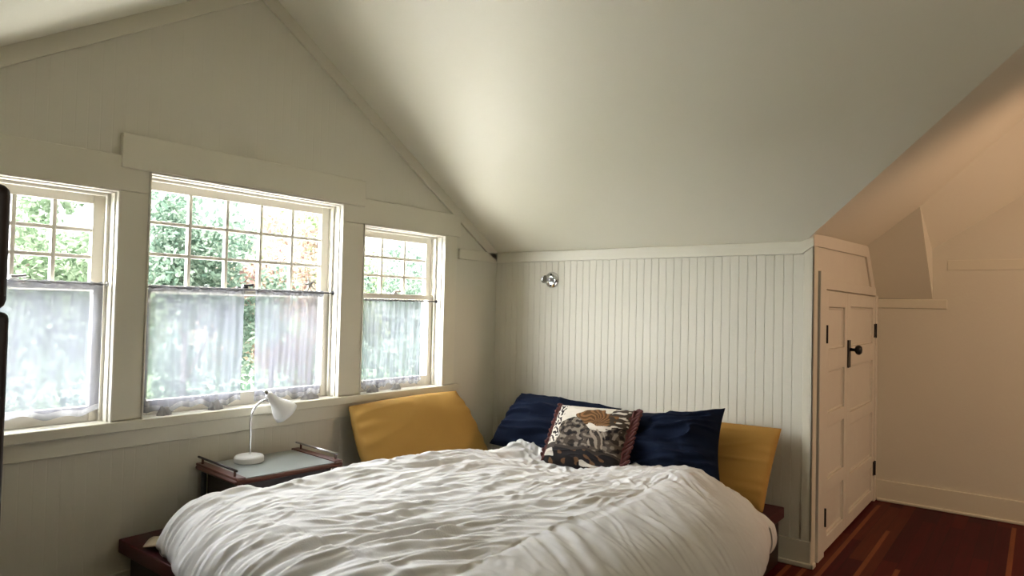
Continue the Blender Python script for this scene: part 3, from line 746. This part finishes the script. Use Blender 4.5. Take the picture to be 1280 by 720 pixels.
# tall dark cabinet at the left edge of the view ----------------------------
cb = empty('tall_cabinet', (1.6, -4.1, 0)); tag(cb, 'tall dark wooden cabinet, only its edge visible at the far left of the picture', 'cabinet')
def cpart(m, name, mt, **k):
    m.v = [(a-1.6, b+4.1, c) for a, b, c in m.v]; return m.build(name, mt, cb, **k)
cpart(MB().box(1.20, 2.0, -4.42, -3.763, .0, 1.419), 'lower_section', M['darkwood'], bevel=.012, seg=3)
cpart(MB().box(1.21, 2.0, -4.41, -3.7655, 1.42, 1.64), 'upper_section', M['darkwood'], bevel=.02, seg=3)
for i in range(2):
    cpart(MB().box(1.215+i*.39, 1.59+i*.39, -3.763, -3.760, .08, 1.38), 'cabinet_door', M['darkwood'], bevel=.002)

# outside ---------------------------------------------------------------------
struct(MB().box(-40, -.3, -25, 30, -3.4, -3.3).build('ground', M['grass']))
struct(MB().prism([(-.25, -.02), (-.25, .10), (-4.0, -.62), (-4.0, -.72)], 1, -6, 2).build('bounce_panel', mat('pale_reflector', (.80, .79, .76), .5)))  # unseen sloping panel added below the windows to bounce daylight onto the ceiling
LM = [leaf_mat('leaves_bluegreen', (.10, .16, .12), (.26, .32, .25)), leaf_mat('leaves_green', (.11, .165, .095), (.28, .34, .24)), leaf_mat('leaves_yellow', (.15, .21, .10), (.36, .40, .25)), leaf_mat('leaves_pink', (.28, .17, .16), (.38, .33, .22))]
def tree(x, y, r, zc, nleaf, lm, label, size=.10, gaps=.5):
    root = empty('garden_tree', (x, y, -3.3)); tag(root, label, 'tree', 'garden trees outside the windows')
    t = MB(); R0 = Vector((0, 0, 0)); top = Vector((0, 0, zc+3.3))
    t.tube([R0, Vector((.05, .08, 1.5)), Vector((-.05, .0, 3.0)), top+Vector((0, 0, r*.5))], [.09, .07, .05, .015], 10)
    cl = []
    for k in range(46):
        u = rng.normal(size=3); u /= np.linalg.norm(u); rad = r*rng.random()**.45
        c = np.array([0, 0, zc+3.3])+u*rad*np.array([1, 1, 1.25]); cl.append((c, .22*r+.16*r*rng.random()))
        if k < 3: t.tube([Vector((0, 0, max(1.2, c[2]-1.2*rad*.8))), Vector(c)*.5+Vector((0, 0, c[2]*.5-.15)), Vector(c)], [.025, .018, .008], 6)
    t.build('trunk', M['bark'], root, smooth=True)
    cc = np.array([cl[i][0] for i in rng.integers(0, len(cl), nleaf)]); rr = np.array([.26*r]*nleaf)[:, None]
    off = rng.normal(size=(nleaf, 3)); off /= np.linalg.norm(off, axis=1, keepdims=True); ctr = cc+off*rr*rng.random((nleaf, 1))**.5
    nrm = rng.normal(size=(nleaf, 3)); nrm[:, 2] += .6; nrm /= np.linalg.norm(nrm, axis=1, keepdims=True)
    a = np.cross(nrm, rng.normal(size=(nleaf, 3))); a /= np.linalg.norm(a, axis=1, keepdims=True); b = np.cross(nrm, a)
    s = size*(.6+.8*rng.random((nleaf, 1)))
    v = np.stack([ctr-a*s*.5, ctr+b*s*.28-nrm*s*.06, ctr+a*s*.5, ctr-b*s*.28-nrm*s*.06], 1).reshape(-1, 3)
    f = np.arange(nleaf*4).reshape(-1, 4)
    me = bpy.data.meshes.new('foliage'); me.from_pydata(v.tolist(), [], f.tolist()); me.materials.append(lm)
    o = bpy.data.objects.new('foliage', me); C.objects.link(o); o.parent = root
    return root
tree(-5.0, -1.75, 1.35, 1.5, 15300, LM[1], 'bright green tree outside the left window', .085)
tree(-5.6, .35, 1.35, 1.7, 15300, LM[0], 'blue-green tree outside, seen through the left half of the middle window', .085)
tree(-6.2, 2.05, 1.2, 1.5, 8840, LM[3], 'pinkish flowering tree outside, seen through the right half of the middle window', .085)
tree(-7.2, 3.5, 1.45, 1.9, 8500, LM[2], 'yellow-green tree outside, at the right edge of the middle window', .085)
tree(-6.3, 5.6, 1.5, 1.6, 11050, LM[0], 'airy green tree outside the narrow right window', .085)

# clipped hedge along the garden boundary
nh = 26000
hc = np.stack([-9.3+.45*rng.normal(size=nh), rng.uniform(-6, 16, nh), rng.uniform(-3.2, .95, nh)+.12*rng.normal(size=nh)], 1)
hn = rng.normal(size=(nh, 3)); hn /= np.linalg.norm(hn, axis=1, keepdims=True); ha = np.cross(hn, rng.normal(size=(nh, 3))); ha /= np.linalg.norm(ha, axis=1, keepdims=True); hb = np.cross(hn, ha)
hs = .16*(.6+.8*rng.random((nh, 1))); hv = np.stack([hc-ha*hs*.5, hc+hb*hs*.3, hc+ha*hs*.5, hc-hb*hs*.3], 1).reshape(-1, 3)
hv[:, 2] += 3.3; hv[:, 0] += 9.3; hv[:, 1] -= 5
me = bpy.data.meshes.new('garden_hedge'); me.from_pydata(hv.tolist(), [], np.arange(nh*4).reshape(-1, 4).tolist()); me.materials.append(LM[0])
o = bpy.data.objects.new('garden_hedge', me); C.objects.link(o); o.location = (-9.3, 5, -3.3); tag(o, 'tall green hedge in the garden behind the trees', 'hedge')

# ------------------------------------------------------------------ light
w = bpy.data.worlds.new('sky'); bpy.context.scene.world = w; w.use_nodes = True
nt = w.node_tree; bg = nt.nodes['Background']
tc = nt.nodes.new('ShaderNodeTexCoord'); sp = nt.nodes.new('ShaderNodeSeparateXYZ'); cr = nt.nodes.new('ShaderNodeValToRGB')
nt.links.new(tc.outputs['Generated'], sp.inputs[0])
mr = nt.nodes.new('ShaderNodeMapRange'); mr.inputs['From Min'].default_value = -1; nt.links.new(sp.outputs[2], mr.inputs['Value'])
e = cr.color_ramp.elements; e[0].position = .46; e[0].color = (.22, .28, .17, 1); e[1].position = 1; e[1].color = (.55, .72, 1, 1)
k = e.new(.50); k.color = (.88, .93, .90, 1); k = e.new(.62); k.color = (.92, .96, 1, 1)
nt.links.new(mr.outputs[0], cr.inputs[0]); nt.links.new(cr.outputs[0], bg.inputs['Color']); bg.inputs['Strength'].default_value = 1.0

def sun(name, d, ang, e_, col):
    l = bpy.data.lights.new(name, 'SUN'); l.energy = e_; l.angle = math.radians(ang); l.color = col
    o = bpy.data.objects.new(name, l); C.objects.link(o); o.rotation_euler = Vector(d).to_track_quat('-Z', 'Y').to_euler(); o.location = (-6, 0, 8); return o
sun('sky_glow', (.80, .34, -.24), 100, 27, (.955, .95, 1.0))
sun('sun', (-.06, .22, -.97), 2, 20, (1, .97, .94))

pl = bpy.data.lights.new('alcove_fill', 'SPOT'); pl.energy = 62; pl.color = (1, .62, .40); pl.shadow_soft_size = .15; pl.spot_size = math.radians(95); pl.spot_blend = .7  # warm spot added out of view to light the alcove, no fixture there
po = bpy.data.objects.new('alcove_fill', pl); C.objects.link(po); po.location = (5.3, .25, 2.35); po.rotation_euler = (Vector((2.4, 1.3, 1.0))-po.location).to_track_quat('-Z', 'Y').to_euler()

cl = bpy.data.lights.new('soft_fill', 'POINT'); cl.energy = 10; cl.color = (1, .90, .76); cl.shadow_soft_size = .18  # soft fill light added off camera to lift the ceiling and bed side
clo = bpy.data.objects.new('soft_fill', cl); C.objects.link(clo); clo.location = (4.8, -2.6, 1.7)

# ------------------------------------------------------------------ camera
cam = bpy.data.cameras.new('camera'); co = bpy.data.objects.new('camera', cam); C.objects.link(co)
r = Vector((0.78929305, 0.61355648, 0.02376834)); u = Vector((-0.00249841, -0.03550008, 0.99936655)); f = Vector((-0.6140116, 0.78885245, 0.02648705))
m = Matrix((r, u, -f)).transposed().to_4x4(); m.translation = (3.3947, -4.1582, 1.45); co.matrix_world = m
cam.sensor_width = 36; cam.lens = 850.32/1280*36; cam.clip_start = .03
sc = bpy.context.scene; sc.camera = co
sc.view_settings.view_transform = 'Standard'; sc.view_settings.look = 'None'; sc.view_settings.gamma = 1; sc.view_settings.use_curve_mapping = False
sc.view_settings.exposure = 1.3
sc.cycles.max_bounces = 12; sc.cycles.diffuse_bounces = 8; sc.cycles.transparent_max_bounces = 16; sc.cycles.use_denoising = True
sc.cycles.sample_clamp_indirect = 10
